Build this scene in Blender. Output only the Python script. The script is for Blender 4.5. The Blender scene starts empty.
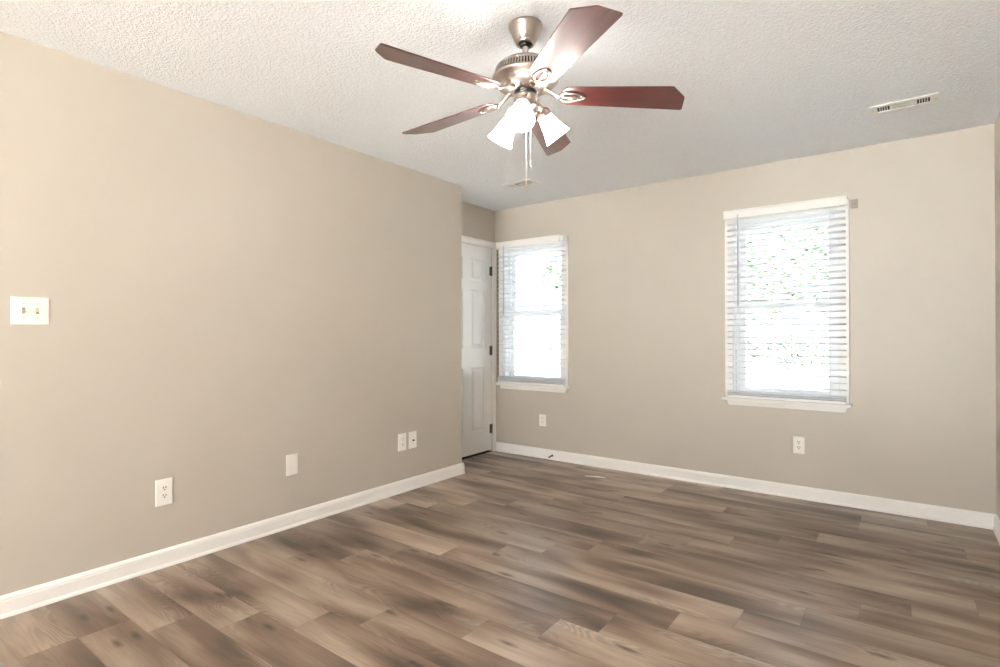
import bpy, bmesh, math, random
from mathutils import Vector, Matrix
PI = math.pi
C = bpy.context.scene.collection
SC = bpy.context.scene
rnd = random.Random(11)

# ------------------------------------------------------------------ camera
cd = bpy.data.cameras.new('camera')
cam = bpy.data.objects.new('camera', cd); C.objects.link(cam)
yaw, pit, rol, CAM_H, FPX = math.radians(36.7283), math.radians(.2301), math.radians(-.0963), 1.1685, 541.446
Fv = Vector((-math.sin(yaw)*math.cos(pit), math.cos(yaw)*math.cos(pit), math.sin(pit)))
R0 = Vector((math.cos(yaw), math.sin(yaw), 0)); U0 = R0.cross(Fv)
Rv = R0*math.cos(rol) + U0*math.sin(rol); Uv = Rv.cross(Fv)
M = Matrix((Rv, Uv, -Fv)).transposed().to_4x4(); M.translation = (0, 0, CAM_H)
cam.matrix_world = M
cd.sensor_width = 36; cd.lens = FPX*36/1000; cd.clip_start = .02
SC.camera = cam

# ------------------------------------------------------------------ light
SKY = 3.0
w = bpy.data.worlds.new('overcast_sky'); SC.world = w; w.use_nodes = True
bg = w.node_tree.nodes['Background']
SUN_AZ, SUN_EL = math.radians(262), math.radians(34)      # hazy sun added behind the viewer to bounce light indoors
wt = w.node_tree
def wn(k): return wt.nodes.new(k)
wtc = wn('ShaderNodeTexCoord'); wdot = wn('ShaderNodeVectorMath'); wdot.operation = 'DOT_PRODUCT'
wdot.inputs[1].default_value = (-.62, -.78, 0)  # sky made brighter behind the viewer to fill the room
wt.links.new(wtc.outputs['Generated'], wdot.inputs[0])
wmr = wn('ShaderNodeMapRange'); wmr.interpolation_type = 'SMOOTHSTEP'
wmr.inputs['From Min'].default_value = -.85; wmr.inputs['From Max'].default_value = .6
wmr.inputs['To Min'].default_value = 1.2; wmr.inputs['To Max'].default_value = SKY
wt.links.new(wdot.outputs['Value'], wmr.inputs[0]); wt.links.new(wmr.outputs[0], bg.inputs[1])
bg.inputs[0].default_value = (.86, .94, 1.0, 1)
SHADE_E = 9                          # the glowing lamp glass
vs = SC.view_settings
SC.display_settings.display_device = 'sRGB'
vs.view_transform = 'Standard'; vs.look = 'None'; vs.gamma = 1; vs.exposure = 1.98
vs.use_curve_mapping = False
sl_ = bpy.data.lights.new('bounce_sun', 'SUN'); sl_.energy = 84; sl_.angle = .02; sl_.color = (.98, .99, 1)
so_ = bpy.data.objects.new('bounce_sun', sl_); C.objects.link(so_); so_.location = (0, -8, 9); so_.rotation_euler = Vector((math.cos(SUN_AZ)*math.cos(SUN_EL), math.sin(SUN_AZ)*math.cos(SUN_EL), math.sin(SUN_EL))).to_track_quat('Z', 'Y').to_euler()
SC.cycles.use_denoising = True
SC.cycles.max_bounces = 12; SC.cycles.diffuse_bounces = 8; SC.cycles.transparent_max_bounces = 12
SC.cycles.sample_clamp_indirect = 8

def portal(name, loc, rot, sx, sy):
    l = bpy.data.lights.new(name, 'AREA'); l.shape = 'RECTANGLE'; l.size = sx; l.size_y = sy
    l.cycles.is_portal = True
    o = bpy.data.objects.new(name, l); C.objects.link(o); o.location = loc; o.rotation_euler = rot

# room numbers (metres)
XL, XD, XR, YF, YE, YB, H = -3.013, -3.340, .4415, 4.3915, 3.492, -5.0, 2.44
WT = .14
W1 = (-3.225, -2.545, .70, 2.045)       # window openings x0,x1,z0,z1
W2 = (-1.047, -.355, .70, 2.045)
W3 = (-1.6, .38, .04, 2.38)            # glazed opening added behind the camera to light the room
portal('sky_portal', ((W1[0]+W1[1])/2, YF+WT+.02, 1.37), (-PI/2, 0, 0), W1[1]-W1[0], 1.34)
portal('sky_portal', ((W2[0]+W2[1])/2, YF+WT+.02, 1.37), (-PI/2, 0, 0), W2[1]-W2[0], 1.34)
portal('sky_portal', ((W3[0]+W3[1])/2, YB-WT-.02, 1.1), (PI/2, 0, 0), W3[1]-W3[0], 2.1)

# ------------------------------------------------------------------ materials
def lin(c):
    return tuple((v/255/12.92 if v/255 <= .04045 else ((v/255+.055)/1.055)**2.4) for v in c)
class NT:
    def __init__(s, name):
        s.m = bpy.data.materials.new(name); s.m.use_nodes = True
        s.t = s.m.node_tree; s.b = s.t.nodes['Principled BSDF']; s.o = s.t.nodes['Material Output']
    def n(s, kind, **kw):
        x = s.t.nodes.new(kind)
        for k, v in kw.items():
            if k in x.inputs.keys() and not hasattr(x, k): x.inputs[k].default_value = v
            elif hasattr(x, k): setattr(x, k, v)
            else: x.inputs[k].default_value = v
        return x
    def l(s, a, b): s.t.links.new(a, b)
    def math(s, op, a, b=None, c=None, clamp=False):
        x = s.t.nodes.new('ShaderNodeMath'); x.operation = op; x.use_clamp = clamp
        for i, v in enumerate((a, b, c)):
            if v is None: continue
            if isinstance(v, (int, float)): x.inputs[i].default_value = v
            else: s.l(v, x.inputs[i])
        return x.outputs[0]
    def ramp(s, fac, stops):
        x = s.t.nodes.new('ShaderNodeValToRGB'); e = x.color_ramp.elements
        while len(e) < len(stops): e.new(.5)
        for q, (p, c) in zip(e, stops):
            q.position = p; q.color = (*c, 1) if len(c) == 3 else c
        s.l(fac, x.inputs[0]); return x.outputs[0]
    def mixc(s, fac, a, b, mode='MIX'):
        x = s.t.nodes.new('ShaderNodeMix'); x.data_type = 'RGBA'; x.blend_type = mode
        for i, v in ((0, fac), (6, a), (7, b)):
            if isinstance(v, (int, float)): x.inputs[i].default_value = v
            elif isinstance(v, tuple): x.inputs[i].default_value = (*v, 1)
            else: s.l(v, x.inputs[i])
        return x.outputs[2]
    def bump(s, h, strength, dist):
        x = s.t.nodes.new('ShaderNodeBump'); x.inputs['Strength'].default_value = strength
        x.inputs['Distance'].default_value = dist; s.l(h, x.inputs['Height']); s.l(x.outputs[0], s.b.inputs['Normal'])

def mat(name, rgb, rough=.5, metal=0., noise=0., nscale=8., bump=0., bscale=200., bdist=.001, spec=.5, coat=0.):
    s = NT(name); col = lin(rgb)
    s.b.inputs['Base Color'].default_value = (*col, 1)
    s.b.inputs['Roughness'].default_value = rough; s.b.inputs['Metallic'].default_value = metal
    s.b.inputs['Specular IOR Level'].default_value = spec
    if coat: s.b.inputs['Coat Weight'].default_value = coat; s.b.inputs['Coat Roughness'].default_value = .12
    tc = s.n('ShaderNodeTexCoord')
    if noise:
        nz = s.n('ShaderNodeTexNoise'); nz.inputs['Scale'].default_value = nscale; nz.inputs['Detail'].default_value = 4
        s.l(tc.outputs['Object'], nz.inputs['Vector'])
        a = tuple(v*(1-noise) for v in col); b = tuple(min(1, v*(1+noise)) for v in col)
        s.l(s.ramp(nz.outputs[0], [(.3, a), (.7, b)]), s.b.inputs['Base Color'])
    if bump:
        nb = s.n('ShaderNodeTexNoise'); nb.inputs['Scale'].default_value = bscale; nb.inputs['Detail'].default_value = 3
        s.l(tc.outputs['Object'], nb.inputs['Vector']); s.bump(nb.outputs[0], bump, bdist)
    return s.m

WALL = mat('greige_wall_paint', (196, 189, 180), .42, noise=.012, nscale=3, bump=.12, bscale=160, bdist=.001, spec=.4)
TRIM = mat('white_trim_paint', (243, 242, 241), .35, noise=.01, nscale=6)
DOORW = mat('white_door_paint', (236, 236, 235), .32, noise=.01, nscale=5)
VINYL = mat('white_vinyl', (244, 246, 249), .35, noise=.01)
PLATE = mat('white_plastic', (245, 243, 239), .3, noise=.01)
IVORY = mat('ivory_plastic', (214, 204, 184), .35, noise=.02)
DARKSLOT = mat('dark_slot', (45, 42, 40), .6, noise=.1)
VENTW = mat('white_enamel', (240, 241, 241), .4, noise=.01)
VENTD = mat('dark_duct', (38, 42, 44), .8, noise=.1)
VENTG = mat('grey_louver', (196, 194, 186), .5, noise=.02)
HINGE = mat('aged_hinge_metal', (92, 88, 82), .4, .8, noise=.1, nscale=60)
DARKGAP = mat('dark_threshold', (22, 20, 19), .8, noise=.2)
BRONZE = mat('brown_spring_metal', (92, 74, 56), .4, .6, noise=.1, nscale=80)
STRIPM = mat('strip_white', (240, 240, 238), .5, noise=.01)
PATCH = mat('flat_grey', (158, 152, 140), .6, noise=.03)
CORNER_SHADE = mat('painted_corner_shade', (40, 44, 44), .7, noise=.1)  # dark colour standing in for deep shade in the corner
CORD = mat('white_cord', (225, 226, 228), .7, noise=.02)
WANDM = mat('clear_grey_wand', (196, 202, 208), .25, noise=.02)
BARK = mat('tree_bark', (150, 144, 138), .9, noise=.3, nscale=12)

def metal_mat():
    s = NT('brushed_nickel')
    s.b.inputs['Metallic'].default_value = 1; s.b.inputs['Roughness'].default_value = .30
    tc = s.n('ShaderNodeTexCoord'); mp = s.n('ShaderNodeMapping'); mp.inputs['Scale'].default_value = (3, 3, 14)
    s.l(tc.outputs['Object'], mp.inputs[0])
    nz = s.n('ShaderNodeTexNoise'); nz.inputs['Scale'].default_value = 3; s.l(mp.outputs[0], nz.inputs['Vector'])
    s.l(s.ramp(nz.outputs[0], [(.3, lin((180, 169, 161))), (.7, lin((190, 181, 174)))]), s.b.inputs['Base Color'])
    return s.m
NICKEL = metal_mat()
GUN = mat('dark_collar_metal', (70, 68, 68), .35, .9, noise=.1, nscale=30)

def blade_mat():
    s = NT('cherry_blade_veneer')
    tc = s.n('ShaderNodeTexCoord'); mp = s.n('ShaderNodeMapping'); mp.inputs['Scale'].default_value = (3, 38, 10)
    s.l(tc.outputs['Object'], mp.inputs[0])
    nz = s.n('ShaderNodeTexNoise'); nz.inputs['Scale'].default_value = 1.6; nz.inputs['Detail'].default_value = 6; nz.inputs['Distortion'].default_value = .6
    s.l(mp.outputs[0], nz.inputs['Vector'])
    s.l(s.ramp(nz.outputs[0], [(.25, lin((62, 20, 20))), (.5, lin((84, 28, 28))), (.8, lin((104, 40, 38)))]), s.b.inputs['Base Color'])
    s.b.inputs['Roughness'].default_value = .38; s.b.inputs['Specular IOR Level'].default_value = .6
    s.b.inputs['Coat Weight'].default_value = 1; s.b.inputs['Coat IOR'].default_value = 1.8; s.b.inputs['Coat Roughness'].default_value = .33
    return s.m
BLADE = blade_mat()

def ceiling_mat():
    s = NT('textured_ceiling_paint'); s.b.inputs['Roughness'].default_value = .9
    tc = s.n('ShaderNodeTexCoord')
    nz = s.n('ShaderNodeTexNoise'); nz.inputs['Scale'].default_value = 85; nz.inputs['Detail'].default_value = 3; nz.inputs['Roughness'].default_value = .55
    s.l(tc.outputs['Object'], nz.inputs['Vector'])
    s.l(s.ramp(nz.outputs[0], [(.3, lin((237, 242, 249))), (.7, lin((244, 249, 255)))]), s.b.inputs['Base Color'])
    h = s.ramp(nz.outputs[0], [(.38, (0, 0, 0)), (.62, (1, 1, 1))])
    s.bump(h, .7, .004)
    return s.m
CEIL = ceiling_mat()

def floor_mat():
    s = NT('vinyl_oak_planks')
    uv = s.n('ShaderNodeUVMap', uv_map='plank'); at = s.n('ShaderNodeAttribute', attribute_name='tone')
    sx = s.n('ShaderNodeSeparateXYZ'); s.l(uv.outputs[0], sx.inputs[0])
    sc = s.n('ShaderNodeSeparateColor'); s.l(at.outputs['Color'], sc.inputs[0])
    u, v = sx.outputs[0], sx.outputs[1]; r, tone = sc.outputs[0], sc.outputs[1]
    def vec(su, sv, ou, ov, oz):
        c = s.n('ShaderNodeCombineXYZ')
        s.l(s.math('ADD', s.math('MULTIPLY', u, su), s.math('MULTIPLY', r, ou)), c.inputs[0])
        s.l(s.math('ADD', s.math('MULTIPLY', v, sv), s.math('MULTIPLY', r, ov)), c.inputs[1])
        s.l(s.math('MULTIPLY', r, oz), c.inputs[2]); return c.outputs[0]
    def noise(vc, scale=1, detail=3, rough=.5, dist=0):
        n = s.n('ShaderNodeTexNoise'); n.inputs['Scale'].default_value = scale; n.inputs['Detail'].default_value = detail
        n.inputs['Roughness'].default_value = rough; n.inputs['Distortion'].default_value = dist
        s.l(vc, n.inputs['Vector']); return n.outputs[0]
    cloud = noise(vec(1.45, 6.4, 53, 31, 17), 1, 1.7, .4, .35)
    col = s.ramp(cloud, [(.26, lin((78, 60, 48))), (.41, lin((142, 119, 102))), (.55, lin((184, 162, 143))), (.74, lin((212, 194, 177)))])
    streak = noise(vec(2.4, 24, 11, 71, 23), 1, 3, .55, .3)
    col = s.mixc(1, col, s.ramp(streak, [(.3, (.87, .862, .855)), (.7, (1.08, 1.08, 1.08))]), 'MULTIPLY')
    grain = noise(vec(7, 120, 41, 19, 5), 1, 1, .5)
    col = s.mixc(1, col, s.ramp(grain, [(.25, (.88, .88, .88)), (.75, (1.09, 1.09, 1.09))]), 'MULTIPLY')
    # cathedral rings where a mask allows
    warp = noise(vec(1.5, 5.5, 29, 37, 13), 1, 2, .5)
    ring = s.math('SINE', s.math('MULTIPLY', s.math('ADD', s.math('MULTIPLY', warp, 1.0), s.math('MULTIPLY', v, .6)), 170))
    mask = s.ramp(noise(vec(1.6, 7, 67, 43, 9), 1, 1), [(.52, (0, 0, 0)), (.62, (1, 1, 1))])
    rm = s.math('MULTIPLY', s.math('MULTIPLY', s.math('ADD', ring, 1), .5), mask)
    col = s.mixc(s.math('MULTIPLY', rm, .30), col, (.05, .033, .024))
    # knots
    vo = s.n('ShaderNodeTexVoronoi'); vo.voronoi_dimensions = '2D'; vo.inputs['Scale'].default_value = 1; s.l(vec(3.2, 11, 83, 47, 3), vo.inputs['Vector'])
    kd = s.math('ADD', vo.outputs['Distance'], s.math('MULTIPLY', s.math('SUBTRACT', streak, .5), .16))
    kn = s.ramp(kd, [(.03, (1, 1, 1)), (.20, (0, 0, 0))])
    sel = s.n('ShaderNodeSeparateColor'); s.l(vo.outputs['Color'], sel.inputs[0])
    kk = s.math('MULTIPLY', kn, s.math('GREATER_THAN', sel.outputs[0], .82))
    col = s.mixc(s.math('MULTIPLY', kk, .75), col, lin((58, 40, 30)))
    tc = s.ramp(tone, [(0, (.46, .45, .44)), (.5, (.69, .685, .68)), (1, (.95, .95, .95))])
    col = s.mixc(1, col, tc, 'MULTIPLY')
    # joints
    W, L = .1765, 1.225
    ev = s.math('MINIMUM', v, s.math('SUBTRACT', W, v)); eu = s.math('MINIMUM', u, s.math('SUBTRACT', L, u))
    e = s.math('MINIMUM', ev, eu)
    jn = s.ramp(e, [(0, (1, 1, 1)), (.0022, (0, 0, 0))])
    col = s.mixc(s.math('MULTIPLY', jn, .22), col, (.04, .028, .02))
    s.l(col, s.b.inputs['Base Color'])
    s.b.inputs['Roughness'].default_value = .30
    s.b.inputs['Specular IOR Level'].default_value = .5
    s.bump(s.math('ADD', s.math('MULTIPLY', grain, .4), s.math('MULTIPLY', streak, .6)), .12, .001)
    return s.m
FLOORM = floor_mat()

def shade_mat():
    s = NT('lit_frosted_glass')
    s.b.inputs['Base Color'].default_value = (.9, .88, .85, 1); s.b.inputs['Roughness'].default_value = .3
    lw = s.n('ShaderNodeLayerWeight'); lw.inputs[0].default_value = .3
    s.b.inputs['Emission Color'].default_value = (1, .94, .87, 1)
    s.b.inputs['Emission Strength'].default_value = SHADE_E
    return s.m
SHADE = shade_mat()
def bulb_mat():
    s = NT('lit_bulb'); s.b.inputs['Emission Color'].default_value = (1, .86, .7, 1); s.b.inputs['Emission Strength'].default_value = 8
    return s.m
BULB = bulb_mat()
def slat_mat():
    s = NT('white_faux_wood_slat'); s.b.inputs['Base Color'].default_value = (*lin((249, 250, 252)), 1); s.b.inputs['Roughness'].default_value = .4
    tr = s.n('ShaderNodeBsdfTranslucent'); tr.inputs[0].default_value = (.75, .8, .86, 1)
    mx = s.n('ShaderNodeMixShader'); mx.inputs[0].default_value = .35
    s.l(s.b.outputs[0], mx.inputs[1]); s.l(tr.outputs[0], mx.inputs[2]); s.l(mx.outputs[0], s.o.inputs[0])
    return s.m
SLAT = slat_mat()
def glass_mat():
    s = NT('window_glass')
    tr = s.n('ShaderNodeBsdfTransparent'); tr.inputs[0].default_value = (.96, .98, .97, 1)
    gl = s.n('ShaderNodeBsdfGlossy'); gl.inputs['Roughness'].default_value = .03
    fr = s.n('ShaderNodeFresnel'); fr.inputs[0].default_value = 1.45
    mx = s.n('ShaderNodeMixShader'); s.l(fr.outputs[0], mx.inputs[0]); s.l(tr.outputs[0], mx.inputs[1]); s.l(gl.outputs[0], mx.inputs[2])
    s.l(mx.outputs[0], s.o.inputs[0]); return s.m
GLASS = glass_mat()
def leaf_mat(name, a, b):
    s = NT(name); s.b.inputs['Roughness'].default_value = .5
    tc = s.n('ShaderNodeTexCoord'); nz = s.n('ShaderNodeTexNoise'); nz.inputs['Scale'].default_value = 4
    s.l(tc.outputs['Object'], nz.inputs['Vector'])
    c = s.ramp(nz.outputs[0], [(.35, lin(a)), (.65, lin(b))]); s.l(c, s.b.inputs['Base Color'])
    tr = s.n('ShaderNodeBsdfTranslucent'); s.l(c, tr.inputs[0])
    mx = s.n('ShaderNodeMixShader'); mx.inputs[0].default_value = .4
    s.l(s.b.outputs[0], mx.inputs[1]); s.l(tr.outputs[0], mx.inputs[2]); s.l(mx.outputs[0], s.o.inputs[0])
    return s.m
LEAF = leaf_mat('spring_leaves', (44, 62, 40), (68, 84, 60))
LEAFD = leaf_mat('shrub_leaves', (40, 52, 40), (60, 72, 58))
GROUNDM = mat('pale_bounce_ground', (214, 210, 203), .9, noise=.25, nscale=3)
YARDM = mat('leaf_litter_ground', (112, 108, 103), .9, noise=.4, nscale=2.2)
STUCCO = mat('exterior_siding', (205, 200, 190), .8, noise=.05)

# ------------------------------------------------------------------ mesh helpers
class MB:
    def __init__(s): s.v = []; s.f = []; s.sm = []
    def add(s, vs_, fs, smooth=False, mx=None):
        b = len(s.v)
        s.v += [tuple(mx @ Vector(p)) if mx else tuple(p) for p in vs_]
        s.f += [tuple(b+i for i in f) for f in fs]; s.sm += [smooth]*len(fs); return s
    def box(s, x0, x1, y0, y1, z0, z1, bev=0, mx=None):
        if not bev:
            return s.add([(x, y, z) for x in (x0, x1) for y in (y0, y1) for z in (z0, z1)],
                [(0, 1, 3, 2), (4, 6, 7, 5), (0, 4, 5, 1), (2, 3, 7, 6), (0, 2, 6, 4), (1, 5, 7, 3)], False, mx)
        bm = bmesh.new(); bmesh.ops.create_cube(bm, size=1)
        for q in bm.verts: q.co = (x0+(q.co.x+.5)*(x1-x0), y0+(q.co.y+.5)*(y1-y0), z0+(q.co.z+.5)*(z1-z0))
        bmesh.ops.bevel(bm, geom=bm.edges[:], offset=bev, segments=2, profile=.5, affect='EDGES')
        bm.verts.index_update()
        s.add([q.co for q in bm.verts], [[q.index for q in f.verts] for f in bm.faces], False, mx); bm.free(); return s
    def prism(s, pts, axis_a, axis_b, ext, d0, d1, o=(0, 0, 0), mx=None, smooth=False):
        A, B, E, O = Vector(axis_a), Vector(axis_b), Vector(ext), Vector(o); n = len(pts)
        vs_ = [O+A*a+B*b+E*d for d in (d0, d1) for a, b in pts]
        fs = [(i, (i+1) % n, n+(i+1) % n, n+i) for i in range(n)]
        s.add(vs_, fs, smooth, mx); s.add(vs_, [tuple(range(n-1, -1, -1)), tuple(range(n, 2*n))], False, mx); return s
    def lathe(s, prof, seg=40, mx=None, smooth=True):
        vs_, fs = [], []; n = len(prof)
        for k in range(seg):
            a = 2*PI*k/seg; vs_ += [(r*math.cos(a), r*math.sin(a), z) for r, z in prof]
        for k in range(seg):
            k2 = (k+1) % seg
            for i in range(n-1): fs.append((k*n+i, k2*n+i, k2*n+i+1, k*n+i+1))
        return s.add(vs_, fs, smooth, mx)
    def tube(s, path, r, seg=8, closed=False, mx=None, sy=1.):
        P = [Vector(p) for p in path]; n = len(P); vs_, fs = [], []
        rr = r if isinstance(r, (list, tuple)) else [r]*n
        up = Vector((0, 0, 1))
        for i in range(n):
            t = (P[(i+1) % n]-P[i-1]) if closed else (P[min(i+1, n-1)]-P[max(i-1, 0)])
            t.normalize(); u = up if abs(t.dot(up)) < .95 else Vector((1, 0, 0))
            a = t.cross(u).normalized(); b = a.cross(t).normalized()
            vs_ += [P[i]+a*rr[i]*math.cos(2*PI*k/seg)+b*rr[i]*sy*math.sin(2*PI*k/seg) for k in range(seg)]
        for i in range(n if closed else n-1):
            j = (i+1) % n
            for k in range(seg): fs.append((i*seg+k, i*seg+(k+1) % seg, j*seg+(k+1) % seg, j*seg+k))
        if not closed: fs += [tuple(range(seg-1, -1, -1)), tuple((n-1)*seg+k for k in range(seg))]
        return s.add(vs_, fs, True, mx)
    def build(s, name, m, parent=None, loc=None, rot=None):
        me = bpy.data.meshes.new(name); me.from_pydata(s.v, [], s.f)
        for p, q in zip(me.polygons, s.sm): p.use_smooth = q
        bm = bmesh.new(); bm.from_mesh(me); bmesh.ops.recalc_face_normals(bm, faces=bm.faces); bm.to_mesh(me); bm.free()
        me.materials.append(m); me.update()
        o = bpy.data.objects.new(name, me); C.objects.link(o)
        if parent: o.parent = parent
        if loc: o.location = loc
        if rot: o.rotation_euler = rot
        return o

def tag(o, label=None, cat=None, group=None, kind=None):
    if label: o['label'] = label
    if cat: o['category'] = cat
    if group: o['group'] = group
    if kind: o['kind'] = kind
    return o
def thing(name, label, cat, loc=(0, 0, 0), rz=0, group=None):
    o = bpy.data.objects.new(name, None); C.objects.link(o); o.empty_display_size = .1
    o.location = loc; o.rotation_euler = (0, 0, rz); return tag(o, label, cat, group)
def struct(o, label, cat): return tag(o, label, cat, None, 'structure')
def copy_tree(o, parent=None):
    c = o.copy(); C.objects.link(c); c.parent = parent
    for ch in list(o.children): copy_tree(ch, c)
    return c

# ------------------------------------------------------------------ room shell
def wall_with_holes(x0, x1, y0, y1, holes):
    m = MB(); x = x0
    for hx0, hx1, hz0, hz1 in holes:
        m.box(x, hx0, y0, y1, 0, H); m.box(hx0, hx1, y0, y1, 0, hz0); m.box(hx0, hx1, y0, y1, hz1, H); x = hx1
    m.box(x, x1, y0, y1, 0, H); return m
struct(wall_with_holes(XD-WT, XR+WT, YF, YF+WT, [W1, W2]).build('wall_far', WALL), 'beige far wall holding the two blind-covered windows', 'wall')
struct(MB().box(XD-WT, XL, YB-WT, YE, 0, H).build('wall_left', WALL), 'long beige wall on the left with the light switch', 'wall')
DY0, DY1, DZ = 3.575, 4.337, 2.046
struct(MB().box(XD-WT, XD, YE, DY0-.012, 0, H).box(XD-WT, XD, DY1+.004, YF, 0, H).box(XD-WT, XD, DY0-.012, DY1+.004, DZ+.004, H).build('wall_alcove', WALL),
       'short recessed beige wall above and around the white door', 'wall')
struct(MB().box(XR, XR+WT, YB-WT, YF, 0, H).build('wall_right', WALL), 'beige wall at the right edge of the picture', 'wall')
struct(wall_with_holes(XL, XR, YB-WT, YB, [W3]).build('wall_back', WALL), 'beige wall behind the viewer with an added glazed opening', 'wall')
struct(MB().box(XD-WT, XR+WT, YB-WT, YF+WT, H, H+.12).build('ceiling', CEIL), 'white textured ceiling', 'ceiling')

# floor: one mesh of planks, joints as read in the photo
PW, PL, PY0 = .1765, 1.225, .705
JX = {0: -2.565, 1: -2.395, 2: -2.19, 3: -1.955, 4: -1.77, 5: -1.375, 6: -1.14, 7: -.97, 8: -.76, 9: -.55, 10: -1.565, 11: -.155, 12: .02, 13: .245, 14: -.79, 15: -.575, 16: -.405, 18: -.225}
TONE = {(0, -3): .45, (0, -2): .5, (1, -3): .5, (1, -2): .42}
fv, ff, fuv, fcol = [], [], [], []
for k in range(int((YB-PY0)/PW)-2, 21):
    y0 = PY0+k*PW; y1 = y0+PW
    j = JX.get(k, rnd.uniform(-1.2, 0)); x = j-math.ceil((j-(XD-.02))/PL)*PL; i = 0
    while x < XR:
        r, t = rnd.random(), min(1, max(0, rnd.gauss(.5, .15)))
        a, b = max(x, XD-.1), min(x+PL, XR); c0, c1 = max(y0, YB), min(y1, YF)
        if b > a and c1 > c0:
            n = len(fv); fv += [(a, c0, 0), (b, c0, 0), (b, c1, 0), (a, c1, 0)]; ff.append((n, n+1, n+2, n+3))
            fuv += [(a-x, c0-y0), (b-x, c0-y0), (b-x, c1-y0), (a-x, c1-y0)]; fcol += [(r, t, 0, 1)]*4
        x += PL; i += 1
me = bpy.data.meshes.new('floor'); me.from_pydata(fv, [], ff)
me.uv_layers.new(name='plank'); me.color_attributes.new('tone', 'FLOAT_COLOR', 'CORNER')
for q in range(len(fuv)): me.uv_layers['plank'].data[q].uv = fuv[q]
for q in range(len(fuv)): me.color_attributes['tone'].data[q].color = fcol[q]
n0 = len(fv)
bm = bmesh.new(); bm.from_mesh(me)
bmesh.ops.create_cube(bm, size=1, matrix=Matrix.Translation(((XD+XR)/2, (YB+YF)/2, -.056)) @ Matrix.Diagonal((XR-XD+.2, YF-YB+.2, .11, 1)))
bm.to_mesh(me); bm.free()
me.materials.append(FLOORM)
fl = bpy.data.objects.new('floor', me); C.objects.link(fl); struct(fl, 'brown wood-look plank floor', 'floor')

# baseboards: profile (distance from wall, height)
BP = [(0, 0), (.020, 0), (.020, .006), (.017, .013), (.013, .017), (.013, .066), (.011, .070), (.011, .076), (.008, .083), (.004, .089), (0, .091)]
def base(name, p, d, n, length, label, m=None, build=True):
    m = m or MB(); m.prism(BP, n, (0, 0, 1), d, 0, length, p)
    return struct(m.build(name, TRIM), label, 'baseboard') if build else m
m = MB(); base('', (XL, YB, 0), (0, 1, 0), (1, 0, 0), YE+.020-YB, '', m, False)
base('', (XL+.02, YE, 0), (-1, 0, 0), (0, 1, 0), XL+.02-XD, '', m, False)
struct(m.build('baseboard_left', TRIM), 'white baseboard along the left wall', 'baseboard')
base('baseboard_far', (XD+.02, YF, 0), (1, 0, 0), (0, -1, 0), XR-XD-.02, 'white baseboard under the two windows')
base('baseboard_right', (XR, YB, 0), (0, 1, 0), (-1, 0, 0), YF-.0-YB, 'white baseboard at the foot of the right wall')

# ------------------------------------------------------------------ door in the alcove
m = MB()
for y0, y1, z0, z1 in ((DY1+.001, YF-.0005, 0, DZ+.064), (DY0-.06, DY0-.003, 0, DZ+.064)):
    m.box(XD, XD+.016, y0, y1, z0, z1, .004)
m.box(XD, XD+.017, DY0-.06, YF-.0005, DZ+.004, DZ+.064, .004)
m.box(XD, XD+.021, DY0-.062, YF-.0005, DZ+.052, DZ+.066, .003)
m.box(XD-.05, XD-.004, DY1, DY1+.0035, 0, DZ); m.box(XD-.05, XD-.004, DY0-.010, DY0-.003, 0, DZ)
m.box(XD-.05, XD-.004, DY0-.01, DY1+.003, DZ, DZ+.0035)
struct(m.build('trim_1', TRIM), 'white casing around the alcove door', 'door trim')
def door_slab():
    """six-panel slab: front grid with bevelled recessed panels"""
    m = MB(); xs = XD-.006; xb = XD-.041; z0 = .020
    ys = [DY0, DY0+.118, DY0+.118+.205, DY1-.118-.205, DY1-.118, DY1-.002]
    zs = [z0, .225, .86, 1.045, 1.615, 1.705, 1.92, DZ-.002]
    for a in range(5):
        for b in range(7):
            y0, y1, u0, u1 = ys[a], ys[a+1], zs[b], zs[b+1]
            if a in (1, 3) and b in (1, 3, 5):
                loops = [(0, 0), (.012, -.012), (.026, -.012), (.044, -.003)]
                vv = []
                for ins, dx in loops:
                    vv += [(xs+dx, y0+ins, u0+ins), (xs+dx, y1-ins, u0+ins), (xs+dx, y1-ins, u1-ins), (xs+dx, y0+ins, u1-ins)]
                ff_ = [(4*q+e, 4*q+(e+1) % 4, 4*q+4+(e+1) % 4, 4*q+4+e) for q in range(3) for e in range(4)] + [(12, 13, 14, 15)]
                m.add(vv, ff_)
            else: m.add([(xs, y0, u0), (xs, y1, u0), (xs, y1, u1), (xs, y0, u1)], [(0, 1, 2, 3)])
    Y0, Y1, Z1 = ys[0], ys[-1], zs[-1]
    m.add([(xs, Y0, z0), (xs, Y1, z0), (xs, Y1, Z1), (xs, Y0, Z1), (xb, Y0, z0), (xb, Y1, z0), (xb, Y1, Z1), (xb, Y0, Z1)],
          [(0, 1, 5, 4), (1, 2, 6, 5), (2, 3, 7, 6), (3, 0, 4, 7), (4, 5, 6, 7)])
    return m
door = struct(door_slab().build('door_1', DOORW), 'white six-panel door in the alcove beside the left window', 'door')
for zc in (1.819, 1.019, .232):
    h = MB().tube([(XD+.0035, DY1-.002, zc-.046), (XD+.0035, DY1-.002, zc+.046)], .0055, 10)
    h.box(XD-.0058, XD-.002, DY1-.03, DY1-.004, zc-.045, zc+.045)
    for q in (-.048, .046): h.lathe([(0, q), (.0045, q), (.003, q+.004), (0, q+.005)], 10, Matrix.Translation((XD+.0035, DY1-.002, zc)))
    tag(h.build('hinge', HINGE, door), 'dark metal door hinge')
struct(MB().box(XD-.13, XD-.002, DY0-.01, DY1+.003, .0005, .006).box(XD-.13, XD-.045, DY0-.011, DY1+.003, .006, DZ).build('trim_2', DARKGAP), 'dark threshold gap under the white door', 'threshold')

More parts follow.
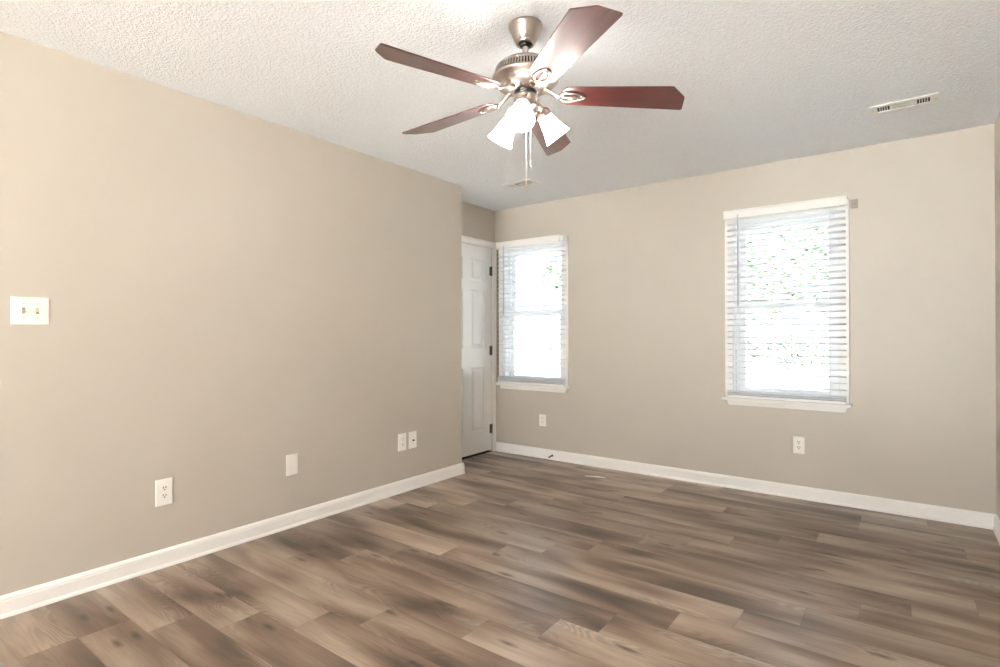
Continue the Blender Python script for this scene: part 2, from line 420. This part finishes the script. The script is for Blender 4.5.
# ------------------------------------------------------------------ windows
def window(name, W, cas, label):
    x0, x1, z0, z1 = W; cx0, cx1, ct = cas
    m = MB()                                                        # casing boards
    m.box(cx0, x0+.004, YF-.018, YF, z0, ct, .003); m.box(x1-.004, cx1, YF-.018, YF, z0, ct, .003); m.box(cx0, cx1, YF-.0185, YF, z1-.004, ct, .003)
    root = m.build(name, TRIM); struct(root, label, 'window')
    f = MB(); yo = YF+.06                                           # jamb liner and frame
    f.box(x0, x0+.012, YF, YF+WT, z0, z1).box(x1-.012, x1, YF, YF+WT, z0, z1).box(x0+.012, x1-.012, YF, YF+WT, z1-.012, z1).box(x0+.012, x1-.012, YF, YF+WT, z0, z0+.014)
    f.box(x0+.012, x0+.03, yo, yo+.07, z0+.014, z1-.012).box(x1-.03, x1-.012, yo, yo+.07, z0+.014, z1-.012).box(x0+.03, x1-.03, yo, yo+.07, z1-.035, z1-.012).box(x0+.03, x1-.03, yo, yo+.07, z0+.014, z0+.032)
    f.build('window_frame', VINYL, root)
    zm = 1.385
    for nm, ya, za, zb in (('upper_sash', yo+.036, zm-.012, z1-.035), ('lower_sash', yo+.008, z0+.032, zm+.014)):
        s = MB(); a, b, wd, d = x0+.03, x1-.03, .042, .024
        s.box(a, a+wd, ya, ya+d, za, zb).box(b-wd, b, ya, ya+d, za, zb).box(a+wd, b-wd, ya+.001, ya+d-.001, za, za+.040).box(a+wd, b-wd, ya+.001, ya+d-.001, zb-.040, zb)
        so = s.build(nm, VINYL, root)
        MB().box(a+wd-.004, b-wd+.004, ya+.010, ya+.014, za+.036, zb-.036).build('glass_pane', GLASS, so)
    st = MB(); st.box(cx0-.014, cx1+.016, YF-.062, YF+.06, z0-.024, z0-.0005, .006)
    st.build('window_sill', TRIM, root)
    ap = MB(); e = .016
    ap.prism([(cx0+.012, z0-.024), (cx1-.010, z0-.024), (cx1-.010-e, z0-.062), (cx0+.012+e, z0-.062)], (1, 0, 0), (0, 0, 1), (0, 1, 0), YF-.017, YF)
    ap.build('apron', TRIM, root)
    return root
w1 = window('window_1', W1, (-3.282, -2.486, 2.098), 'left window beside the alcove door, white casing and sill')
w2 = window('window_2', W2, (-1.104, -.298, 2.100), 'right window in the middle of the far wall, white casing and sill')
MB().box(-3.3, -3.286, YF-.012, YF-.0005, .72, 2.03).build('corner_shade_strip', CORNER_SHADE, w1)  # dark strip painted in for the shade between casing and corner
m = MB()
x0, x1, z0, z1 = W3
for a, b, c, d in ((x0, x0+.06, z0, z1), (x1-.06, x1, z0, z1), (x0, x1, z0, z0+.06), (x0, x1, z1-.06, z1), (-.65, -.57, z0, z1)): m.box(a, b, YB-.1, YB-.03, c, d, .004)
w3 = struct(m.build('fill_opening', VINYL), 'glazed opening added behind the viewer to light the room', 'window')
MB().box(x0+.05, x1-.05, YB-.07, YB-.064, z0+.05, z1-.05).build('glass_pane', GLASS, w3)  # pane of the added opening

# ------------------------------------------------------------------ blinds
def blind(label, x0, x1, vx0, vx1, vz0, vz1, zbot, railh, wandx, wandz, tilt, nstack):
    root = thing('window_blind', label, 'window blind', ((x0+x1)/2, YF-.05, zbot), 0, 'white slatted window blinds')
    O = Vector(root.location)
    def b(mb, nm, mt, par=root):
        mb.v = [tuple(Vector(p)-O) for p in mb.v]; return mb.build(nm, mt, par)
    v = MB(); yv = YF-.082
    v.prism([(0, vz0), (-.006, vz0+.004), (-.006, vz1-.012), (-.010, vz1-.006), (-.010, vz1), (.004, vz1), (.004, vz0)], (0, 1, 0), (0, 0, 1), (1, 0, 0), vx0, vx1, (0, yv, 0))
    b(v, 'valance', TRIM)
    b(MB().box(x0+.004, x1-.004, yv+.006, YF-.02, vz1-.052, vz1-.004, .002), 'headrail', VINYL)
    pitch = .0455; yc = YF-.0475; hw = .025
    top, bot = vz0+.012, zbot+railh+.012
    n = int(round((top-bot)/pitch)); sl = MB()
    prof = []
    K = 6
    for i in range(K+1):
        q = -1+2*i/K; prof.append((q*hw, .0022*(1-q*q)))
    ring = [(a, z+.0017) for a, z in prof] + [(a, z-.0017) for a, z in reversed(prof)]
    ct, st_ = math.cos(tilt), math.sin(tilt)
    for k in range(n+1):
        z = bot+(top-bot)*k/n
        sl.prism([(a*ct-c*st_, a*st_+c) for a, c in ring], (0, 1, 0), (0, 0, 1), (1, 0, 0), x0, x1, (0, yc, z), smooth=False)
    for k in range(nstack):
        z = zbot+.026+k*.0062
        sl.prism(ring, (0, 1, 0), (0, 0, 1), (1, 0, 0), x0, x1, (0, yc, z))
    b(sl, 'slats', SLAT)
    for xx in (x0+.09, (x0+x1)/2, x1-.09):
        c = MB()
        for yy in (yc-.0265, yc+.0265): c.tube([(xx, yy, zbot+.02), (xx, yy, vz1-.04)], .0009, 5)
        b(c, 'ladder_cord', CORD)
    b(MB().box(x0, x1, yc-.026, yc+.026, zbot, zbot+.02, .004), 'bottom_rail', VINYL)
    wd = MB().tube([(wandx, yv-.004, vz0+.03), (wandx, yv-.006, vz0-.02), (wandx, yv-.006, wandz)], .0042, 8)
    wd.lathe([(0, wandz-.012), (.005, wandz-.012), (.0058, wandz), (.004, wandz+.008), (0, wandz+.008)], 8, Matrix.Translation((wandx, yv-.006, 0)))
    b(wd, 'tilt_wand', WANDM)
    return root
blind('white slatted blind on the left window beside the white door', -3.252, -2.494, -3.262, -2.532, 2.030, 2.096, .7005, .058, -3.166, 1.385, math.radians(-10.5), 6)
blind('white slatted blind on the right window, far from the door', -1.078, -.316, -1.094, -.304, 2.042, 2.107, .7005, .036, -.993, 1.402, math.radians(-10.5), 2)
pt = MB().box(-.290, -.247, YF-.006, YF, 2.030, 2.092, .001)  # thin grey rectangle with a small round boss
pt.lathe([(0, 0), (.004, 0), (.003, .002), (0, .0025)], 10, Matrix.Translation((-.268, YF-.006, 2.06)) @ Matrix.Rotation(PI/2, 4, 'X'))
tag(pt.build('grey_patch', PATCH), 'small grey patch on the far wall at the upper right corner of the right blind', 'wall_patch')

# ------------------------------------------------------------------ wall plates (local: face towards -y, base on y=0)
RL = PI/2
def rot_face(): return Matrix.Rotation(PI/2, 4, 'X')
def screw(parent, x, z, m=PLATE):
    q = MB().lathe([(.0035, 0), (.0034, .0012), (.0015, .002), (0, .002)], 12, Matrix.Translation((x, -.0062, z)) @ rot_face())
    return q.build('screw', m, parent)
def plate(root, w_, h_):
    a, b = w_/2, h_/2
    loops = [(0, a, b), (-.0035, a, b), (-.0065, a-.005, b-.005)]
    vv = [(sx*x, y, sz*z) for y, x, z in loops for sx, sz in ((-1, -1), (1, -1), (1, 1), (-1, 1))]
    ff_ = [(4*q+e, 4*q+(e+1) % 4, 4*q+4+(e+1) % 4, 4*q+4+e) for q in range(2) for e in range(4)] + [(8, 9, 10, 11), (3, 2, 1, 0)]
    return MB().add(vv, ff_).build('plate', PLATE, root)
def receptacle(root, z, slotm):
    pts = [(.0165*math.cos(t)*1.0, max(-.0125, min(.0125, .0175*math.sin(t)))) for t in [2*PI*k/28 for k in range(28)]]
    rc = MB().prism(pts, (1, 0, 0), (0, 0, 1), (0, 1, 0), -.0085, -.0060).build('receptacle', PLATE, root, (0, 0, z))
    for sx, hh in ((-.0064, .0042), (.0064, .0036)):
        MB().box(sx-.0018, sx+.0018, -.0088, -.0083, .0012, .0026+2*hh).build('slot', slotm, rc)
    MB().lathe([(.0034, 0), (.0034, .0004), (0, .0004)], 12, Matrix.Translation((0, -.0084, -.0058)) @ rot_face()).build('ground_hole', slotm, rc)
def outlet(label, loc, rz, wh, slotm):
    t = thing('wall_outlet', label, 'outlet', loc, rz, 'wall outlets'); plate(t, *wh)
    for z in (.0195, -.0195): receptacle(t, z, slotm)
    screw(t, 0, 0); return t
FAINT = mat('shadowed_slot', (150, 142, 132), .6, noise=.05)
sw = thing('light_switch', 'white double light switch plate high on the left wall', 'light switch', (XL, .658, 1.279), RL)
plate(sw, .128, .118)
for x, up in ((-.023, -1), (.023, 1)):
    MB().box(x-.0055, x+.0055, -.0072, -.0060, -.0125, .0125, .0004).build('toggle_slot', FAINT, sw)
    tg = MB().prism([(0, -.007*up), (-.017, .010*up), (-.019, .004*up), (-.014, -.004*up), (0, .007*up-.014*up)][:4], (0, 1, 0), (0, 0, 1), (1, 0, 0), x-.004, x+.004, (0, -.006, 0))
    tg = MB().add([(x-.0042, -.006, -.008), (x+.0042, -.006, -.008), (x+.0042, -.006, .008), (x-.0042, -.006, .008),
                   (x-.0034, -.019, .009*up-.003), (x+.0034, -.019, .009*up-.003), (x+.0034, -.017, .009*up+.004), (x-.0034, -.017, .009*up+.004)],
                  [(0, 1, 2, 3), (4, 5, 6, 7), (0, 1, 5, 4), (1, 2, 6, 5), (2, 3, 7, 6), (3, 0, 4, 7)]).build('toggle', IVORY, sw)
    for z in (-.030, .030): screw(sw, x, z, IVORY)
outlet('white duplex outlet low on the left wall below and right of the light switch', (XL, 1.184, .378), RL, (.080, .134), DARKSLOT)
bp = thing('blank_plate', 'plain white blank cover plate low in the middle of the left wall', 'wall plate', (XL, 1.900, .380), RL)
plate(bp, .078, .127); screw(bp, 0, .042); screw(bp, 0, -.042)
outlet('white outlet low on the left wall, just left of the cable jack plate', (XL, 2.810, .374), RL, (.080, .128), FAINT)
jk = thing('cable_jack', 'white cable jack plate with dark centre, nearest the end of the left wall', 'jack', (XL, 2.918, .376), RL)
plate(jk, .080, .128)
MB().lathe([(.0075, 0), (.0075, .003), (.005, .003), (.005, .010), (0, .010)], 14, Matrix.Translation((0, -.0062, -.004)) @ rot_face()).build('connector', DARKSLOT, jk)
screw(jk, 0, .042); screw(jk, 0, -.042)
outlet('white outlet low on the far wall under the left window', (-2.769, YF, .360), 0, (.076, .112), FAINT)
outlet('white outlet with dark slots on the far wall under the right window', (-.606, YF, .381), 0, (.076, .122), DARKSLOT)

# door stop on the baseboard and a thin white strip on the floor
ds = thing('door_stop', 'small brown spring door stop on the far baseboard near the door', 'door stop', (-2.655, YF-.013, .040))
MB().lathe([(0, 0), (.010, 0), (.010, .004), (.006, .006), (0, .006)], 14, rot_face()).build('mount', BRONZE, ds)
pts = [(.0055*math.cos(t*.9), -.006-.045*t/40, .0055*math.sin(t*.9)-.006*(t/40)**2) for t in range(41)]
MB().tube(pts, .0017, 6).build('spring', BRONZE, ds)
MB().lathe([(0, 0), (.007, 0), (.008, .006), (.006, .011), (0, .012)], 14, Matrix.Translation((0, -.050, -.006)) @ rot_face()).build('rubber_tip', BRONZE, ds)
sp = MB().add([(-.085, -.006, 0), (.02, -.004, 0), (.088, -.002, .0), (.088, .006, .0), (.02, .008, 0), (-.085, .003, 0),
               (-.085, -.006, .002), (.02, -.004, .009), (.088, -.002, .003), (.088, .006, .003), (.02, .008, .009), (-.085, .003, .002)],
              [(0, 1, 4, 5), (1, 2, 3, 4), (6, 7, 10, 11), (7, 8, 9, 10), (0, 1, 7, 6), (1, 2, 8, 7), (2, 3, 9, 8), (3, 4, 10, 9), (4, 5, 11, 10), (5, 0, 6, 11)])
tag(sp.build('white_strip', STRIPM, None, (-2.05, 4.055, .0004), (0, 0, .28)), 'thin white strip lying on the plank floor near the far baseboard', 'scrap')

# ------------------------------------------------------------------ ceiling vents (local: facing down, top on z=0)
def vent(label, loc, rz, w_, d_, dark, tags):
    t = thing('ceiling_vent', label, 'vent', loc, rz, 'ceiling vents')
    a, b = w_/2, d_/2; ia, ib = a-.034, b-.026
    m = MB()
    for x0, x1, y0, y1 in ((-a, -ia, -b, b), (ia, a, -b, b), (-ia, ia, -b, -ib), (-ia, ia, ib, b)): m.box(x0, x1, y0, y1, -.007, 0, .0015)
    e = w_*.31
    ce = w_*.175
    m.box(-ce-.008, -ce, -ib, ib, -.006, -.001); m.box(ce, ce+.008, -ib, ib, -.006, -.001)
    m.build('frame', VENTW, t)
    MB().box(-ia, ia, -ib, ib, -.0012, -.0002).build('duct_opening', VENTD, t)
    k = 5
    for sgn in (-1, 1):
        m = MB(); x0, x1 = ce+.008, ia
        for i in range(1, k):
            x = x0+(x1-x0)*i/k
            m.box(sgn*x-.0018, sgn*x+.0018, -ib, ib, -.0040, -.0015)
        for yy in (-ib, ib-.004): m.box(min(sgn*x0, sgn*x1), max(sgn*x0, sgn*x1), yy, yy+.004, -.0062, -.0012)
        m.build('end_louvers', VENTW, t)
    m = MB()
    for i in range(7):
        y = -ib+2*ib*(i+.5)/7
        m.box(-ce, ce, y-ib/7*.85, y+ib/7*.85, -.0056, -.0030, 0, Matrix.Translation((0, y, -.004)) @ Matrix.Rotation(.35, 4, 'X') @ Matrix.Translation((0, -y, .004)))
    m.build('center_louvers', VENTG, t)
    for sx in (-1, 1):
        MB().lathe([(0, -.0085), (.003, -.0085), (.004, -.007), (0, -.007)], 10, Matrix.Translation((sx*(a-.010), 0, 0))).build('screw', FAINT, t)
    lv = MB().box(ia+.003, ia+.007, .010, .02, -.018, -.006)
    lv.build('damper_lever', VENTW, t)
    return t
vent('white rectangular ceiling vent at upper right, above the right window', (.001, 3.714, H), -.02, .300, .140, 1, 0)
vent('white ceiling vent behind the fan, near the alcove and left window', (-2.562, 3.732, H), -.02, .300, .150, 1, 0)

# ------------------------------------------------------------------ ceiling fan
FX, FY = -1.240, 1.8395
fan = thing('ceiling_fan', 'brushed nickel ceiling fan with five reddish wood blades and three lit glass shades', 'ceiling fan', (FX, FY, H))
def z(v): return v-H
def zz(pr): return [(r, q-H) for r, q in pr]
MB().lathe(zz([(0, H-.0005), (.069, H-.0005), (.070, 2.432), (.067, 2.424), (.062, 2.419), (.060, 2.412), (.048, 2.382), (.041, 2.372)])).build('canopy', NICKEL, fan)
MB().lathe(zz([(.041, 2.373), (.042, 2.368), (.039, 2.362), (.033, 2.358), (.030, 2.360), (.028, 2.366)])).build('canopy_ring', NICKEL, fan)
MB().lathe(zz([(0, 2.361), (.027, 2.361), (.022, 2.352), (.0125, 2.350)])).build('hanger_ball', GUN, fan)
MB().lathe(zz([(.0125, 2.362), (.0125, 2.288)]), 20).build('downrod', NICKEL, fan)
MB().lathe(zz([(.012, 2.312), (.022, 2.310), (.024, 2.296), (.05, 2.293), (.085, 2.286), (.105, 2.276), (.115, 2.265), (.118, 2.258)])).build('motor_top', NICKEL, fan)
MB().lathe(zz([(.1150, 2.262), (.1285, 2.222)]), 60).build('vent_band', DARKGAP, fan)
mv = MB()
NV = 68
for k in range(NV):
    a = 2*PI*k/NV
    mv.box(-.0029, .0029, -.0035, .0035, -.0190, .0190, 0, Matrix.Rotation(a, 4, 'Z') @ Matrix.Translation((.1238, 0, z(2.242))) @ Matrix.Rotation(-.32, 4, 'Y') @ Matrix.Rotation(PI/2, 4, 'Z'))
mv.lathe(zz([(.113, 2.266), (.1195, 2.262), (.1215, 2.256), (.115, 2.256)]), 60)
mv.build('vent_fins', NICKEL, fan)
MB().lathe(zz([(.126, 2.226), (.133, 2.226), (.137, 2.222), (.1365, 2.214), (.132, 2.210), (.127, 2.203), (.118, 2.194), (.104, 2.185), (.088, 2.178), (.074, 2.173), (.066, 2.169), (.05, 2.166), (0, 2.166)]), 60).build('motor_housing', NICKEL, fan)
MB().lathe(zz([(.048, 2.168), (.045, 2.160), (.043, 2.146)])).build('collar', GUN, fan)
cup = MB().lathe(zz([(.035, 2.150), (.048, 2.149), (.0505, 2.144), (.0505, 2.112), (.048, 2.106), (.040, 2.098), (.030, 2.092), (.012, 2.088), (.010, 2.080), (0, 2.078)])).build('light_kit_cup', NICKEL, fan)
MB().lathe([(.0035, 0), (.003, .002), (0, .0025)], 10, Matrix.Rotation(math.radians(-53), 4, 'Z') @ Matrix.Translation((.0505, 0, z(2.132))) @ Matrix.Rotation(PI/2, 4, 'Y')).build('screw', GUN, cup)

def blade_mesh():
    R, wr, wt = .648, .112, .146
    out = []
    r0 = .142
    for k in range(9):
        t = PI/2+PI*k/8; out.append((r0+.035+.035*math.cos(t), wr/2*math.sin(t)))
    out += [(R-.068, -wt/2), (R-.060, -wt/2+.003), (R-.004, -.014), (R, -.006), (R+.011, wt/2-.010), (R+.011, wt/2-.004), (R+.005, wt/2)]
    m = MB(); h = .003; e = .0015
    n = len(out)
    cx = sum(p[0] for p in out)/n
    def ins(p, d):
        return (p[0]-d*(1 if p[0] > cx else -1)*(abs(p[0]-cx) > .2), p[1]-d*(1 if p[1] > 0 else -1))
    lay = [([ins(p, e) for p in out], -h), (out, -h+e), (out, h-e), ([ins(p, e) for p in out], h)]
    vv = [(x, y, q) for ring, q in lay for x, y in ring]
    ff_ = [(i*n+k, i*n+(k+1) % n, (i+1)*n+(k+1) % n, (i+1)*n+k) for i in range(3) for k in range(n)]
    m.add(vv, ff_); m.add(vv, [tuple(range(n)), tuple(range(3*n, 4*n))]); return m
def bracket_mesh():
    m = MB(); zl = -.006
    ell = [(.192+.050*math.cos(t), .0265*math.sin(t)*(1-.25*math.cos(t)), zl) for t in [2*PI*k/28 for k in range(28)]]
    m.tube(ell, .0060, 8, True, sy=.7)
    m.tube([(.142, 0, zl), (.165, 0, zl-.001), (.22, 0, zl-.001), (.240, 0, zl)], [.006, .0062, .0062, .006], 8, sy=.6)
    m.tube([(.175, .012, zl), (.21, .012, zl)], .0035, 6); 
    m.tube([(.060, 0, .022), (.085, 0, .020), (.105, 0, .008), (.125, 0, -.004), (.146, 0, zl)], [.019, .017, .013, .0115, .015], 10, sy=.42)
    for x, y in ((.160, 0), (.228, .010), (.228, -.010)): m.lathe([(.0045, 0), (.004, -.003), (0, -.0035)], 10, Matrix.Translation((x, y, zl-.004)))
    return m
BZ = z(2.156); PITCH = math.radians(-12)
b0 = blade_mesh().build('blade', BLADE, fan); k0 = bracket_mesh().build('blade_bracket', NICKEL, fan)
for i in range(5):
    az = math.radians(36+72*i)
    for src in (b0, k0):
        o = src if i == 0 else src.copy()
        if i: C.objects.link(o)
        o.parent = fan; o.location = (0, 0, BZ); o.rotation_euler = (PITCH, math.radians((1.8, 1.8, 1.3, .9, 1.3)[i]), az)
def shade_mesh():
    m = MB(); out = [(.0265, 0), (.0275, -.006), (.030, -.016), (.035, -.035), (.0395, -.058), (.0455, -.080), (.0525, -.100), (.0565, -.110)]
    return m.lathe(out+[(r-.003, q) for r, q in reversed(out)], 36)
bulb_p = [(0, -.012), (.012, -.012), (.013, -.025), (.021, -.045), (.025, -.062), (.021, -.078), (.010, -.087), (0, -.089)]
TL = math.radians(39)
lamp0 = None
for i, az in enumerate((296, 56, 172)):
    ca, sa = math.cos(math.radians(az)), math.sin(math.radians(az))
    def P(r, zc): return (r*ca, r*sa, z(zc))
    mtx = Matrix.Translation(P(.079, 2.084)) @ Matrix.Rotation(math.radians(az), 4, 'Z') @ Matrix.Rotation(-TL, 4, 'Y')
    MB().tube([P(.040, 2.120), P(.055, 2.122), P(.066, 2.115), P(.074, 2.100), P(.080, 2.088)], [.010, .0095, .009, .010, .013], 12).build('lamp_arm', NICKEL, fan)
    MB().lathe([(0, .014), (.018, .014), (.026, .006), (.030, -.006), (.030, -.014), (.0275, -.014)], 28, mtx).build('socket_cup', NICKEL, fan)
    sh = shade_mesh(); sh.v = [tuple(mtx @ Vector(p)) for p in sh.v]
    so = tag(sh.build('lamp_shade', SHADE, fan), 'glowing frosted glass bell shade')
    MB().lathe(bulb_p, 20, mtx).build('bulb', BULB, so)
for px, py, zl in ((.007, -.006, 1.775), (.022, .004, 1.852)):
    pc = MB().tube([(px, py, z(2.09)), (px, py, z(zl+.03))], .0013, 6)
    q = 2.085
    pc = pc.build('pull_chain', CORD, fan)
    MB().lathe([(0, 0), (.0035, 0), (.0042, .012), (.003, .026), (.0015, .031), (0, .031)], 12, Matrix.Translation((px, py, z(zl)))).build('pull_knob', NICKEL, pc)

# ------------------------------------------------------------------ outside
struct(MB().box(-40, 25, YF+WT+.01, 60, -.45, -.35).build('ground', YARDM), 'leaf-strewn ground outside the windows', 'ground')
struct(MB().box(-40, 25, -40, YB-WT-.01, -.45, -.35).build('bounce_paving', GROUNDM), 'pale paving added behind the viewer to bounce light in', 'ground')  # unseen pale ground, added to throw light up onto the ceiling
def leafy(name, label, cat, loc, blobs, n, size, lm, trunk, group=None):
    t = thing(name, label, cat, loc, 0, group); m = MB(); rr = random.Random(sum(map(ord, label)))
    for _ in range(n):
        bx, by, bz, br = rr.choice(blobs)
        while True:
            d = Vector((rr.uniform(-1, 1), rr.uniform(-1, 1), rr.uniform(-1, 1)))
            if .3 < d.length < 1: break
        p = Vector((bx, by, bz))+d*br
        mx = Matrix.Translation(p) @ Matrix.Rotation(rr.uniform(0, 6.3), 4, 'Z') @ Matrix.Rotation(rr.uniform(-1.2, 1.2), 4, 'X')
        s_ = size*rr.uniform(.6, 1.3)
        m.add([(-s_, 0, 0), (0, -s_*.45, s_*.1), (s_, 0, 0), (0, s_*.45, s_*.1)], [(0, 1, 2, 3)], False, mx)
    me_ = bpy.data.meshes.new('foliage'); me_.from_pydata(m.v, [], m.f); me_.materials.append(lm)
    o = bpy.data.objects.new('foliage', me_); C.objects.link(o); o.parent = t
    if not trunk: return t
    tb = MB()
    for path, r in trunk: tb.tube(path, r, 8)
    tb.build('trunk', BARK, t); return t
leafy('tree', 'leafy green tree outside, seen through the upper half of the right window', 'tree', (-2.3, 13.0, -.35),
      [(-.9, 0, 3.0, 1.0), (.3, .3, 3.4, 1.0), (-.2, -.4, 2.5, .8), (1.0, 0, 2.7, .8), (-1.2, .2, 4.0, .8), (.6, 0, 4.3, .9)], 2600, .085, LEAF,
      [([(0, 0, 0), (.05, 0, 1.2), (-.05, 0, 2.2), (0, 0, 4.0)], [.05, .045, .035, .02]), ([(0, 0, 1.9), (.5, .1, 2.6), (1.0, 0, 3.0)], [.03, .022, .012]), ([(0, 0, 1.8), (-.5, .1, 2.5), (-.9, 0, 3.2)], [.05, .035, .02])])
leafy('hedge', 'grey-green low hedge outside, seen through the lower half of the right window', 'hedge', (-3.6, 21.0, -.35),
      [(x*.55, 0, .95, .62) for x in range(-6, 7)], 5200, .075, LEAFD, [])
leafy('shrub', 'pale green shrub outside, seen through the right half of the left window', 'shrub', (-6.6, 11.6, -.35),
      [(0, 0, 1.2, .5), (.5, 0, 2.9, .6), (-.3, 0, 2.95, .45), (.6, .2, 1.35, .5), (1.1, 0, 2.2, .6)], 900, .08, LEAF,
      [([(.2, 0, 0), (.25, 0, 1.2), (.3, 0, 2.6)], [.05, .04, .02])])
